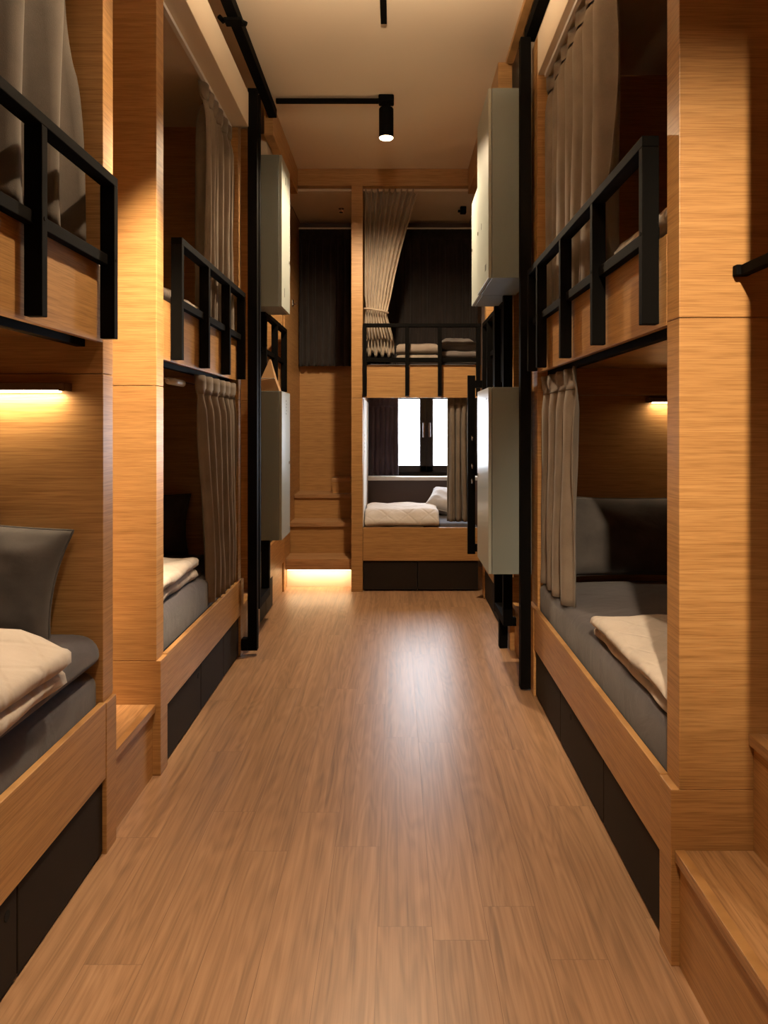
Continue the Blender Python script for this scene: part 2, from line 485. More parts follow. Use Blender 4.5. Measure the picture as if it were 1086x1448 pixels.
def curtain(axis, fixed, a0, a1, z0, z1, folds, amp, mat, label, cat='curtain', group=None, seed=0, edge=None, header=0.09, bottom=None, hem=True, z0b=None):
    """pleated curtain hanging along an axis ('x' or 'y') at the fixed other coordinate.
    edge(t): extra shift of the a1 end at height t (0 bottom..1 top); bottom: (a0,a1) extents at the hem"""
    rnd = random.Random(seed)
    am = [0.65 + 0.6 * rnd.random() for _ in range(folds + 2)]
    ph = [rnd.uniform(-.12, .12) for _ in range(folds + 2)]
    nu = folds * 14; nv = 34
    b0, b1 = bottom if bottom else (a0, a1)
    zlo = lambda u: z0 + ((z0b - z0) * u if z0b is not None else 0)
    def f(u, v):
        zl = zlo(u); z = zl + (z1 - zl) * v
        t = 1 - v
        wgt = smoothstep(0, 0.9, t)
        s0 = a0 + (b0 - a0) * wgt; s1 = a1 + (b1 - a1) * wgt
        if edge: s1 += edge(v)
        k = u * folds; i = min(int(k), folds - 1); fr = k - i
        am_ = am[i] * (1 - fr) + am[i + 1] * fr
        hz = (z1 - z) / header
        grow = 0.35 + 0.65 * smoothstep(0.6, 2.2, hz)
        drift = ph[i] * t + 0.25 * noise.noise(Vector((u * 3 + seed, t * 1.6, 0)))
        th = 2 * PI * (k + drift)
        w = math.copysign(abs(math.sin(th)) ** 0.75, math.sin(th)) + 0.22 * math.sin(2 * th + seed) * t
        off = amp * am_ * grow * w
        # pinch pleats: sharpen the header
        if hz < 1.0: off = amp * 0.5 * (abs(math.sin(th / 2)) ** 0.6 * 2 - 1)
        lat = 0.25 * amp * math.cos(th) * grow
        a = s0 + (s1 - s0) * u + lat * (0 if u in (0, 1) else 1)
        off += 0.01 * noise.noise(Vector((u * 4, t * 3, seed))) * t
        return Vector((a, fixed + off, z)) if axis == 'x' else Vector((fixed + off, a, z))
    bm, _ = grid_bm(nu, nv, f)
    t = thing('curtain', label, cat, ((a0 + a1) / 2 if axis == 'x' else fixed, fixed if axis == 'x' else (a0 + a1) / 2, min(z0, zlo(1))), group)
    obj('curtain_panel', bm, mat, t, smooth=True, solid=0.004)
    def hd(u, v):
        p = f(u, 1 - (header * v + 0.004) / (z1 - zlo(u)));
        return p + (Vector((0, -0.004, 0)) if axis == 'x' else Vector((0.004 if fixed < 0 else -0.004, 0, 0)))
    hb, _ = grid_bm(nu, 3, hd)
    obj('heading_tape', hb, mat, t, smooth=True, solid=0.003)
    return t

# ------------------------------------------------------------------ the room
ZC = 3.575                      # main ceiling
YB = 7.30                       # far wall
XW0, XW1 = -2.0, 1.78           # side walls
YN = -2.4
def struct(name, bm, mat): return tag(obj(name, bm, mat), kind='structure')
struct('floor', box(XW0, XW1, YN, YB, -0.06, 0), 'floor')
struct('ceiling', box(XW0, XW1, YN, YB + 0.2, ZC, ZC + 0.08), 'cream')
struct('wall_left', box(XW0 - 0.08, XW0, YN, YB + 0.2, 0, ZC), 'oak')
struct('wall_right', box(XW1, XW1 + 0.08, YN, YB + 0.2, 0, ZC), 'oak')
struct('wall_front', box(XW0, XW1, YN - 0.08, YN, 0, ZC), 'cream')
# far wall with the window opening
wx0, wx1, wz0, wz1 = -0.22, 0.84, 0.905, 1.76
wb = bmesh.new()
add_box(wb, XW0, wx0, YB, YB + 0.2, 0, ZC); add_box(wb, wx1, XW1, YB, YB + 0.2, 0, ZC)
add_box(wb, wx0, wx1, YB, YB + 0.2, 0, wz0); add_box(wb, wx0, wx1, YB, YB + 0.2, wz1, ZC)
struct('wall_back', wb, 'taupe_wall')
# wood wall at the far left of the stair niche
struct('wall_niche', box(-0.99, -0.946, 6.30, YB - 0.002, 0, 3.40), 'oak')
nb = bmesh.new(); add_box(nb, -0.946, -0.371, 7.262, YB - 0.002, 0, 2.10, 0.002)
struct('wall_niche_back', nb, 'oak')
struct('trim_1', box(-0.885, -0.825, 4.96, 6.22, 3.36, ZC, 0.003), 'oak')
struct('trim_2', box(0.655, 0.700, 1.0, 4.36, 3.545, ZC, 0.003), 'oak')
struct('trim_3', box(0.615, 0.70, 4.40, 6.22, 3.36, ZC, 0.003), 'oak')
struct('trim_4', box(-0.885, 0.70, 6.222, 6.30, 3.43, ZC, 0.003), 'oak')
# partition of the neighbouring bunk beside the right hand stairs (keeps lamp light off the stair wall)
struct('wall_partition', box(0.748, XW1, 1.36, 1.42, 0, ZC), 'oak')

# window
wt = bpy.data.objects.new('window_1', None); C.objects.link(wt); wt.location = ((wx0 + wx1) / 2, YB, wz0); W['window_1'] = Vector(wt.location)
tag(wt, kind='structure')
fb = bmesh.new()
add_box(fb, wx0, wx0 + .05, YB + .02, YB + .09, wz0, wz1, .004); add_box(fb, wx1 - .05, wx1, YB + .02, YB + .09, wz0, wz1, .004)
add_box(fb, wx0, wx1, YB + .02, YB + .09, wz0, wz0 + .05, .004); add_box(fb, wx0, wx1, YB + .02, YB + .09, wz1 - .05, wz1, .004)
obj('window_frame', fb, 'drawer', wt)
for xa, xb, hs in ((wx0 + .03, 0.3095, 1), (0.3105, wx1 - .03, -1)):
    sb = bmesh.new(); s = .066
    add_box(sb, xa, xa + s, YB + .0, YB + .06, wz0 + .035, wz1 - .03, .005); add_box(sb, xb - s, xb, YB + .0, YB + .06, wz0 + .035, wz1 - .03, .005)
    add_box(sb, xa, xb, YB + .0, YB + .06, wz0 + .035, wz0 + .035 + s, .005); add_box(sb, xa, xb, YB + .0, YB + .06, wz1 - .03 - s, wz1 - .03, .005)
    sash = obj('sash', sb, 'drawer', wt)
    hx = xb - .029 if hs == 1 else xa + .029
    hb = bmesh.new(); add_box(hb, hx - .012, hx + .012, YB - .012, YB, 1.30, 1.40, .004); add_box(hb, hx - .009, hx + .009, YB - .04, YB - .012, 1.285, 1.31, .004)
    add_box(hb, hx - .009, hx + .009, YB - .045, YB - .03, 1.29, 1.43, .004)
    obj('handle', hb, 'alu', sash)
    gm = obj('pane', box(xa + s, xb - s, YB + .026, YB + .032, wz0 + .09, wz1 - .085), 'plastic', sash)
    gm.data.materials.clear()
    if 'glass' not in M:
        g = bpy.data.materials.new('window_glass'); g.use_nodes = True
        nt = g.node_tree; bs = nt.nodes['Principled BSDF']
        nt.nodes.remove(bs)
        tr = nt.nodes.new('ShaderNodeBsdfTransparent'); gl = nt.nodes.new('ShaderNodeBsdfGlossy'); gl.inputs['Roughness'].default_value = 0.02
        mxs = nt.nodes.new('ShaderNodeMixShader'); mxs.inputs[0].default_value = 0.06
        nt.links.new(tr.outputs[0], mxs.inputs[1]); nt.links.new(gl.outputs[0], mxs.inputs[2])
        nt.links.new(mxs.outputs[0], nt.nodes['Material Output'].inputs['Surface'])
        M['glass'] = g
    gm.data.materials.append(M['glass'])
obj('sill', box(wx0 - .06, wx1, YB - .16, YB + .02, 0.868, 0.904, .004), 'white', wt)

# ------------------------------------------------------------------ bunks
def guard_rail(parent, side, xo, y0, y1, ys, zt=2.20, zb=1.68, zm=1.915):
    """flat black bars; xo is the aisle face; side = -1 left, +1 right"""
    w = 0.047 * side
    bm = bmesh.new()
    add_box(bm, xo, xo + w, y0, y1, zt - .03, zt, .002)
    gr = obj('guard_rail', bm, 'steel', parent)
    obj('lower_bar', box(xo + 0.022 * side, xo + 0.050 * side, y0 + .004, y1 - .004, zm, zm + .034, .002), 'steel', gr)
    for y in ys:
        obj('post', box(xo, xo + w, y, y + .03, zb, zt - .0302, .002), 'steel', gr)
    for y in ys:
        bl = bmesh.new()
        add_cyl(bl, (xo - .0015 * side, y + .015, zm + .017), (xo + .002 * side, y + .015, zm + .017), 0.006, seg=10)
        obj('bolt', bl, 'steel', gr)
    return gr

def drawers(parent, side, x, y0, y1, splits, z0=0.012, z1=0.246, hole_z=0.195, holes=()):
    ed = [y0] + splits + [y1]
    for q, (a, b) in enumerate(zip(ed, ed[1:])):
        d = obj('drawer', box(x, x + .30 * side, a + .003, b - .003, z0, z1, .002), 'drawer', parent)
        if q not in holes: continue
        cy = b - (.05 if side < 0 else .19)
        h = bmesh.new(); add_cyl(h, (x - .0012 * side, cy, hole_z), (x + .004 * side, cy, hole_z), 0.013, seg=18)
        obj('finger_hole', h, 'hole', d)

def end_panel(parent, side, xu, xl, y0, y1, zl, zs, ztop=3.42):
    bm = bmesh.new()
    xb = XW0 if side < 0 else XW1
    add_box(bm, xl, xb, y0, y1, 0, zl, .0025)
    add_box(bm, xu, xb, y0, y1, zl + .0005, zs - .0008, .002)
    add_box(bm, xu, xb, y0, y1, zs + .0008, ztop, .002)
    return obj('end_panel', bm, 'oak', parent)

def bunk(label, side, xu, xl, n0, n1, f0, f1, zrail, dsplit, rail_ys, rail_y, xo, canopy=True, cx=None, panels=(1, 1), zs=1.57, drawer_range=None, holes=()):
    s = side
    t = thing('bunk_bed', label, 'bunk bed', ((xu + (XW0 if s < 0 else XW1)) / 2, (n1 + f0) / 2, 0))
    xb = XW0 if s < 0 else XW1
    if panels[0]: end_panel(t, s, xu, xl, n0, n1, zrail - .003, zs)
    if panels[1]: end_panel(t, s, xu, xl, f0, f1, zrail - .003, zs)
    g = .0012
    rl = bmesh.new(); add_box(rl, xl + .002 * s, xl + .024 * s, n1 + g, f0 - g, 0.25, zrail, .002)
    obj('bed_rail', rl, 'oak', t)
    obj('bed_base', box(xl + .026 * s, xb, n1 + g, f0 - g, 0.25, zrail - .03), 'drawer', t)
    if dsplit is not None:
        dy0, dy1 = drawer_range if drawer_range else (n1 + g, f0 - g)
        drawers(t, s, xl + .012 * s, dy0, dy1, dsplit, holes=holes)
    obj('fascia_board', box(xu, xu + .022 * s, n1 + g, f0 - g, 1.672, 1.92, .002), 'oak', t)
    obj('upper_deck', box(xu + .024 * s, xb, n1 + g, f0 - g, 1.690, 1.73), 'oak', t)
    ct = bmesh.new(); add_box(ct, xu + .045 * s, xu + .075 * s, n1 + .03, f0 - .03, 1.655, 1.688, .002)
    obj('curtain_track', ct, 'steel', t)
    if canopy:
        cxx = cx if cx is not None else xu
        cb = bmesh.new()
        add_box(cb, cxx, xb, n1 + g, f0 - g, 3.21, 3.42, .003)
        obj('canopy', cb, 'cream', t)
        ub = bmesh.new(); add_box(ub, xu + .03 * s, xu + .05 * s, n1 + .03, f0 - .03, 3.188, 3.208, .001)
        obj('upper_curtain_track', ub, 'white', t)
    guard_rail(t, s, xo, rail_y[0], rail_y[1], rail_ys)
    return t

L1 = bunk('built-in oak bunk at the left edge of the photo with two stacked grey mattresses', -1, -.955, -.943, .40, .485, 2.403, 2.488, .497,
     [1.12, 1.858], [.9, 1.39, 1.874, 2.357], (.55, 2.387), -.90, zs=1.57, holes=(0, 1))
L2 = bunk('second oak bunk on the left, just behind the left stair step', -1, -.955, -.938, 2.94, 3.03, 4.46, 4.55, .462,
     [3.594, 4.067], [3.12, 3.57, 4.02, 4.42], (3.12, 4.45), -.905, cx=-.89, zs=1.56, holes=(0,))
L3 = bunk('third oak bunk on the left, mostly hidden behind the left grey lockers', -1, -.955, -.938, 5.0, 5.09, 6.20, 6.29, .50,
     [5.4], [5.14, 5.62, 6.09], (5.10, 6.12), -.90, cx=-.89, drawer_range=(5.0912, 5.70))
obj('kick_board', box(-.952, -.972, 5.702, 6.198, 0.001, .249, .002), 'oak', L3)
R1 = bunk('built-in oak bunk at right foreground with dark pillow and open lower bed', 1, .735, .714, 1.904, 1.99, 3.80, 3.95, .46,
     [2.564, 3.233], [2.026, 2.54, 3.03, 3.53, 3.76], (2.026, 3.79), .68, zs=1.68, holes=(1,))
R3 = bunk('second oak bunk on the right, mostly hidden behind the right grey lockers', 1, .735, .714, 4.58, 4.67, 5.95, 6.04, .46,
     [5.1, 5.5], [4.70, 5.10, 5.45, 5.73], (4.69, 5.76), .68, cx=.735)

# inner beam at the head end of the right bunk
hb = bmesh.new(); add_box(hb, .80, XW1, 3.70, 3.799, 1.555, 1.689, .002)
obj('head_beam', hb, 'oak', R1)

# ---- far bunk across the end of the aisle
F = thing('bunk_bed', 'oak bunk across the far end of the aisle, in front of the bright window', 'bunk bed', (0.2, 6.75, 0))
pb = bmesh.new()
add_box(pb, -.371, -.275, 6.20, 7.262, 0, 1.632, .002); add_box(pb, -.371, -.275, 6.20, 7.262, 1.634, 3.428, .002)
obj('end_panel', pb, 'oak', F)
lb = box(-.2745, -.268, 6.26, 7.26, .54, 1.63, .001); obj('window_lit_face', lb, 'white', F)  # white sheet stands in for window light on the oak side
F_ = F.children[-1] if F.children else None
obj('bed_rail', box(-.274, .73, 6.215, 6.237, .258, .539, .002), 'oak', F)
obj('bed_base', box(-.274, .73, 6.24, 7.298, .258, .50), 'drawer', F)
for a, b in ((-.270, .186), (.190, .70)):
    d = obj('drawer', box(a, b, 6.225, 6.60, .012, .252, .002), 'drawer', F)
obj('fascia_board', box(-.274, .73, 6.215, 6.237, 1.636, 1.914, .002), 'oak', F)
obj('upper_deck', box(-.274, .73, 6.24, 7.297, 1.70, 1.75), 'oak', F)
obj('curtain_track', box(-.26, .72, 6.262, 6.285, 1.675, 1.70, .002), 'steel', F)
obj('canopy', box(-.945, .73, 6.305, 7.297, 3.41, 3.43), 'cream', F)
gb = box(-.272, .715, 6.160, 6.206, 2.228, 2.258, .002); G = obj('guard_rail', gb, 'steel', F)
obj('lower_bar', box(-.270, .713, 6.176, 6.204, 1.935, 1.972, .002), 'steel', G)
for x in (-.272, .083, .358, .68):
    obj('post', box(x, x + .032, 6.160, 6.206, 1.650, 2.2278, .002), 'steel', G)

# ------------------------------------------------------------------ stairs
def staircase(label, side, x_n, y0, y1, zs, run=.191, mat='oak_tread', n=5):
    t = thing('staircase', label, 'stairs', (x_n + side * .4, (y0 + y1) / 2, 0))
    for k in range(n):
        xn = x_n + side * run * k; z1 = zs * (k + 1); z0 = zs * k
        xe = xn + side * (run + .03)
        obj('tread', box(xn, xe, y0, y1, z1 - .030, z1, .003), mat, t)
        obj('nosing', box(xn + side * .0005, xn + side * .026, y0 + .0005, y1 - .0005, z1 - .028, z1 + .0008, .001), 'oak', t)
        obj('riser', box(xn + side * .013, xn + side * .031, y0, y1, max(z0, 0), z1 - .0305), 'oak', t)
    return t
staircase('oak stairs at right foreground climbing to the right, two broad treads in view', 1, .7226, 1.422, 1.9025, .302)
staircase('oak stair step between the two left bunk end panels', -1, -.957, 2.4895, 2.9385, .286)
staircase('oak stairs behind the hanging lockers on the right', 1, .73, 3.953, 4.578, .30)
staircase('oak stairs behind the hanging lockers on the left', -1, -.945, 4.553, 4.998, .29)
t = thing('staircase', 'oak stairs in the far left niche with a glowing strip under the first step', 'stairs', (-.66, 6.8, 0))
obj('tread', box(-.944, -.373, 6.30, 6.62, .165, .258, .003), 'oak_cross', t)
obj('kick_board', box(-.944, -.373, 6.40, 6.42, 0, .1645), 'cream', t)  # pale colour imitates the overexposed glow of the strip
obj('riser', box(-.944, -.373, 6.60, 6.62, .2585, .495), 'oak', t)
obj('tread', box(-.944, -.373, 6.58, 6.92, .4955, .535, .003), 'oak_cross', t)
obj('riser', box(-.944, -.373, 6.88, 6.90, .5355, .725), 'oak', t)
obj('tread', box(-.944, -.373, 6.86, 7.26, .7255, .760, .003), 'oak_cross', t)
obj('riser', box(-.60, -.373, 7.0, 7.02, .7605, .865), 'oak', t)
obj('tread', box(-.605, -.373, 6.99, 7.26, .8655, .90, .003), 'oak_cross', t)
st = obj('light_strip', box(-.93, -.385, 6.335, 6.365, .155, .1648, .001), 'led_strip', t)

# ------------------------------------------------------------------ lockers and their frames
def locker(label, side, xf, xb, y0, y1, z0, z1, marks, group):
    s = side
    t = thing('locker', label, 'locker', ((xf + xb) / 2, (y0 + y1) / 2, z0), group)
    obj('locker_body', box(xf + .020 * s, xb, y0, y1, z0, z1, .002), 'locker', t)
    d = obj('door', box(xf, xf + .018 * s, y0 + .001, y1 - .001, z0 + .001, z1 - .001, .0025), 'locker_door_lit', t)
    yk = y1 - .06 if s > 0 else y0 + .05
    kb = bmesh.new(); zc = z0 + .36 if z0 > 1.5 else z0 + .5
    add_cyl(kb, (xf - .004 * s, y1 - .05, zc), (xf + .001 * s, y1 - .05, zc), .011, seg=18)
    obj('lock', kb, 'chrome', d)
    for (yy, zz, w, h) in marks:
        obj('small_marking', box(xf - .0008 * s, xf + .0005 * s, yy - w / 2, yy + w / 2, zz - h / 2, zz + h / 2), 'mark', d)
    return t
mv = lambda y, z: [(y + .012 * (k % 2), z - .022 * k, .012, .012) for k in range(5)]
g1, g2 = None, None
locker('upper grey locker on the right, its door brightly lit by the spotlight', 1, .497, .728, 3.929, 4.457, 2.19, 3.205, [(4.05, 2.27, .006, .035), (4.03, 2.27, .006, .035), (4.07, 2.27, .006, .035), (4.25, 2.55, .012, .035)], None)
locker('lower grey locker on the right, hanging above short black legs', 1, .497, .728, 3.929, 4.457, .606, 1.606, [(4.01, 1.545, .02, .01), (4.0, 1.53, .014, .01), (4.015, 1.515, .018, .01)], None)
locker('small upper grey locker behind the tall bright one on the right', 1, .506, .70, 4.465, 4.876, 2.19, 2.87, [], None)
locker('upper grey locker on the left, with a white lit door edge', -1, -.751, -.93, 4.87, 5.245, 2.19, 3.195, [(5.03, 3.07, .008, .05), (4.98, 2.30, .010, .06)], None)
locker('lower grey locker on the left, under the folded paper bag', -1, -.751, -.93, 4.87, 5.245, .64, 1.63, mv(5.06, 1.57), None)

def steel_frame(kind_name, cat, label, parts, loc):
    t = thing(kind_name, label, cat, loc)
    for nm, b in parts: obj(nm, box(*b, .002), 'steel', t)
    return t
# tall posts at the aisle ends of the bunks, with their top bars
steel_frame('steel_stand', 'post', 'tall black steel post beside the right bunk curtain, topped by a ceiling bar', [
    ('post', (.660, .715, 3.872, 3.928, .012, 3.449)),
    ('foot', (.7155, .745, 3.872, 3.928, .012, .072)),
    ('ceiling_bar', (.690, .745, 1.2, 3.93, 3.450, 3.51))], (.69, 3.9, .012))
steel_frame('steel_stand', 'post', 'tall black steel post in front of the left grey lockers', [
    ('post', (-.896, -.839, 4.46, 4.515, .035, 3.449)),
    ('foot', (-.935, -.8965, 4.46, 4.515, .035, .105))], (-.87, 4.49, .035))
steel_frame('steel_rack', 'rack', 'black steel rack behind the right lockers, its low crossbar and leg showing under the locker', [
    ('post', (.655, .711, 4.458, 4.50, .185, 3.45)),
    ('post', (.655, .711, 4.85, 4.90, .175, 3.45)),
    ('crossbar', (.655, .711, 4.5005, 4.8495, .185, .235)),
    ('leg', (.655, .706, 4.627, 4.68, 0, .1845)),
    ('foot', (.7115, .734, 4.458, 4.50, .185, .235))], (.68, 4.68, 0))
steel_frame('steel_rack', 'rack', 'black steel rack under the left lockers', [
    ('post', (-.895, -.84, 4.90, 4.945, .265, .639)),
    ('post', (-.895, -.84, 4.553, 4.60, .265, 3.45)),
    ('leg', (-.935, -.8965, 4.70, 4.75, 0, .32)),
    ('crossbar', (-.895, -.84, 4.6005, 4.8995, .265, .32))], (-.87, 4.75, .265))
t = thing('coat_rack', 'narrow black steel post with small chrome hooks at the right of the far bed', 'rack', (.60, 5.86, .38))
ob = obj('post', box(.575, .635, 5.84, 5.87, .38, 1.80, .002), 'steel', t)
obj('bracket', box(.6355, .733, 5.84, 5.87, .40, .46, .002), 'steel', t)
obj('bracket', box(.6355, .733, 5.84, 5.87, 1.70, 1.76, .002), 'steel', t)
for z in (1.32, 1.10, .98):
    h = tube([Vector((.605, 5.839, z)), Vector((.605, 5.81, z - .005)), Vector((.605, 5.80, z - .03)), Vector((.605, 5.785, z - .035)), Vector((.605, 5.77, z - .01))], .005)
    obj('hook', h, 'chrome', t, smooth=True)

# ------------------------------------------------------------------ ceiling lights
t = thing('ceiling_bar', 'long black bar under the ceiling along the left side', 'track', (-.82, 3.2, 3.47))
obj('bar', box(-.853, -.797, 1.2, 4.95, 3.47, 3.53, .003), 'steel', t)
bb = bmesh.new(); add_box(bb, -.87, -.78, 3.72, 3.79, 3.455, 3.4695, .003); add_cyl(bb, (-.875, 3.755, 3.462), (-.90, 3.755, 3.49), .012, seg=12); add_cyl(bb, (-.78, 3.755, 3.46), (-.76, 3.755, 3.45), .012, seg=12)
obj('clamp', bb, 'steel', t)
for y in (1.6, 3.2, 4.8): obj('hanger', box(-.835, -.815, y, y + .03, 3.5305, ZC, .001), 'steel', t)

def spotlight(label, x, y, arm, lamp_power, size_deg, aim=(0, 0, -1), blend=0.6, radius=.04):
    t = thing('spotlight', label, 'spotlight', (x, y, 3.30))
    obj('base_box', box(x - .051, x + .051, y - .05, y + .05, 3.535, ZC - .0005, .008, 3), 'steel', t)
    nk = bmesh.new(); add_cyl(nk, (x, y, 3.50), (x, y, 3.535), .016, seg=16); obj('neck', nk, 'steel', t, smooth=False)
    bd = bmesh.new(); add_lathe(bd, (x, y, 3.305), [(.0465, 0), (.048, .004), (.048, .19), (.044, .196), (.02, .197)][::1], 36)
    o = obj('lamp_body', bd, 'steel', t)
    fc = bmesh.new(); add_lathe(fc, (x, y, 3.2985), [(.020, 0), (.041, .002), (.0455, .0064)], 36)
    obj('lamp_lens', fc, 'lamp', t)
    for a in arm: obj('track_bar', a, 'steel', t)
    ld = bpy.data.lights.new('spot', 'SPOT'); ld.energy = lamp_power; ld.spot_size = math.radians(size_deg); ld.spot_blend = blend
    ld.color = WARM; ld.shadow_soft_size = radius
    lo = bpy.data.objects.new('spot_light', ld); C.objects.link(lo); lo.parent = t
    lo.location = (0, 0, -.012)
    lo.rotation_euler = Vector(aim).to_track_quat('-Z', 'Y').to_euler()
    return t
CX = 0.10; WASH = 85
WARM = (1.0, 0.76, 0.50)
tb = box(-.79, -.111, 4.855, 4.883, 3.535, 3.563, .002)
spotlight('black cylinder spotlight glowing on the ceiling at the end of a thin bar', -.06, 4.869, [tb], 270, 158, aim=(0, .08, -1), blend=.4)
spotlight('black cylinder spotlight on the near ceiling track above the aisle', -.06, .25, [box(-.078, -.045, .301, 3.93, 3.545, ZC - .001, .002)], 270, 114, aim=(-.08, -.06, -1), blend=.75)
spotlight('black cylinder spotlight behind the viewer, aimed at the right oak panel', .10, -.5, [box(-.078, .045, -.50, -.47, 3.545, ZC - .001, .002)], 1150, 32, aim=(.75, 2.4, -1.72), blend=1.0, radius=.04)
spotlight('black cylinder spotlight on the ceiling, aimed at the left oak panel', -.35, 2.42, [box(-.297, -.078, 2.41, 2.435, 3.545, ZC - .001, .002)], 1450, 32, aim=(-.73, .44, -1.62), blend=1.0, radius=.04)
spotlight('added black cylinder spotlight out of view, fill light for the left upper bunk', -.06, 2.32, [], 175, 74, aim=(-.9, -.34, -1.18), blend=.8, radius=.04)  # unseen fill lamp, added to lighten the near left bunk
# unseen linear uplight, added only to brighten the ceiling
t = thing('added_uplight', 'added black linear uplight above the view, brightening the ceiling', 'added light bar', (-.06, 2.4, 3.12))
obj('added_uplight_housing', box(-.13, .01, 2.42, 2.80, 3.11, 3.14, .006), 'steel', t)
for y in (2.46, 2.74): obj('added_uplight_rod', box(-.066, -.054, y, y + .012, 3.1405, ZC - .031), 'steel', t)
ld = bpy.data.lights.new('added_uplight_light', 'AREA'); ld.shape = 'RECTANGLE'; ld.size = .10; ld.size_y = .34; ld.energy = WASH; ld.color = (1, .76, .50)
lo = bpy.data.objects.new('added_uplight_lamp', ld); C.objects.link(lo); lo.parent = t; lo.location = (0, .21, .025)
lo.rotation_euler = (PI, 0, 0)

def reading_lamp(label, x0, x1, y, z, protr=.055, wpow=6):
    t = thing('reading_lamp', label, 'lamp', ((x0 + x1) / 2, y, z))
    obj('housing', box(x0, x1, y - protr, y - .0005, z + .006, z + .030, .003), 'alu', t)
    obj('end_cap', box(x1 - .001 if x1 < 0 else x0 - .02, x1 + .02 if x1 < 0 else x0 + .001, y - protr - .001, y - .0005, z + .003, z + .031, .003), 'alu', t)
    obj('diffuser', box(x0 + .01, x1 - .01, y - protr + .008, y - .008, z, z + .0058, .002), 'led', t)
    ld = bpy.data.lights.new('lamp', 'AREA'); ld.shape = 'RECTANGLE'; ld.size = x1 - x0 - .02; ld.size_y = protr - .016
    ld.energy = wpow; ld.color = (1, .77, .50)
    lo = bpy.data.objects.new('lamp_light', ld); C.objects.link(lo); lo.parent = t; lo.location = (0, -protr / 2, -.004)
    return t
reading_lamp('lit bar reading lamp on the panel above the left foreground pillow', -1.62, -1.075, 2.402, 1.508, wpow=3.2)
reading_lamp('lit bar reading lamp under the beam above the right bunk pillow', 1.31, 1.70, 3.799, 1.515, wpow=0.9)

# light strip below the niche step
ld = bpy.data.lights.new('strip', 'AREA'); ld.shape = 'RECTANGLE'; ld.size = .54; ld.size_y = .03; ld.energy = 1.5; ld.color = (1, .74, .44)
lo = bpy.data.objects.new('strip_light', ld); C.objects.link(lo); lo.location = (-.657, 6.35, .152)

# ------------------------------------------------------------------ handrail at right foreground
t = thing('handrail', 'black grab bar fixed to the oak panel at the right edge', 'handrail', (.90, 1.66, 1.78))
obj('rail', box(.884, .910, 1.424, 1.880, 1.786, 1.812, .002), 'steel', t)
obj('bracket', box(.872, .9105, 1.8805, 1.9035, 1.785, 1.813, .003), 'steel', t)

# ------------------------------------------------------------------ bedding: left foreground bunk
mattress('sheet', -1.93, -.968, .50, 2.400, .468, .615, 'lower of the two stacked charcoal mattresses in the left foreground', dome=0.0, r=.06)
mattress('sheet', -1.93, -.955, .50, 2.400, .617, .735, 'upper of the two stacked charcoal mattresses in the left foreground', dome=0.012, r=.075, seed=4)
folded(-1.75, -.915, .85, 2.05, .722, 0.0300, 4, 'blanket', 'beige folded duvet on the stacked mattresses in the left foreground', 'x1', droop=.055, seed=2)
rx = Matrix.Rotation(math.radians(78), 3, 'X')
pillow((-1.375, 2.29, .925), .66, .37, .16, Matrix.Rotation(math.radians(7), 3, 'Y') @ Matrix.Rotation(math.radians(4), 3, 'Z') @ rx, 'pillow', 'charcoal pillow leaning below the reading lamp at left edge', seed=3)
# second left bunk
mattress('sheet', -1.93, -.970, 3.035, 4.455, .436, .625, 'charcoal mattress on the lower bed of the second left bunk', dome=.012)
folded(-1.75, -1.0, 3.06, 3.72, .628, 0.0275, 4, 'blanket', 'beige folded duvet beside the half drawn curtain of the left bunk', 'x1', seed=5)
pillow((-1.53, 4.36, .815), .62, .36, .14, Matrix.Rotation(math.radians(80), 3, 'X'), 'pillow', 'dark pillow deep inside the second left bunk', seed=9)
mattress('sheet', -1.93, -.99, 3.035, 4.455, 1.732, 1.90, 'charcoal mattress on the upper bed of the second left bunk', dome=.01)
folded(-1.7, -1.03, 3.06, 4.30, 1.902, 0.0300, 4, 'blanket', 'pale folded duvet behind the guard rail of the second left bunk', 'x1', seed=6)
# right bunk
mattress('sheet', 0.744, 1.76, 1.995, 3.797, .434, .595, 'charcoal mattress on the lower bed of the right foreground bunk', dome=.045, r=.04, seed=2)
folded(.752, 1.60, 2.02, 2.80, .592, 0.0230, 4, 'blanket', 'beige folded duvet on the right foreground bed, near the oak panel', 'x0', seed=8)
pillow((1.20, 3.70, .845), .74, .40, .16, Matrix.Rotation(math.radians(79), 3, 'X'), 'pillow', 'large dark pillow against the head panel of the right foreground bunk', seed=12)
mattress('sheet', .80, 1.76, 1.995, 3.797, 1.732, 1.90, 'charcoal mattress on the upper bed of the right foreground bunk', dome=.01, seed=8)
folded(.795, 1.55, 2.0, 2.62, 1.905, 0.0340, 4, 'blanket', 'pale folded duvet behind the guard rail of the right foreground bunk', 'x0', seed=14)
pillow((1.05, 3.0, 1.985), .5, .40, .15, Matrix.Rotation(math.radians(8), 3, 'X') @ Matrix.Rotation(math.radians(80), 3, 'Z'), 'pale_pillow', 'pale pillow lying behind the right guard rail near the curtain', seed=15)
# far bunk, lower
mattress('sheet', -.255, .70, 6.25, 7.28, .502, .565, 'charcoal mattress on the far bed below the window', dome=.006)
folded(-.258, .372, 6.243, 6.98, .562, 0.0290, 4, 'blanket', 'pale folded duvet lying on the far bed below the window', 'y0', seed=21, droop=.075)
pillow((.50, 6.86, .69), .40, .34, .17, Matrix.Rotation(math.radians(28), 3, 'X') @ Matrix.Rotation(math.radians(-20), 3, 'Z'), 'pale_pillow', 'pale pillow at the right end of the far bed below the window', seed=22)
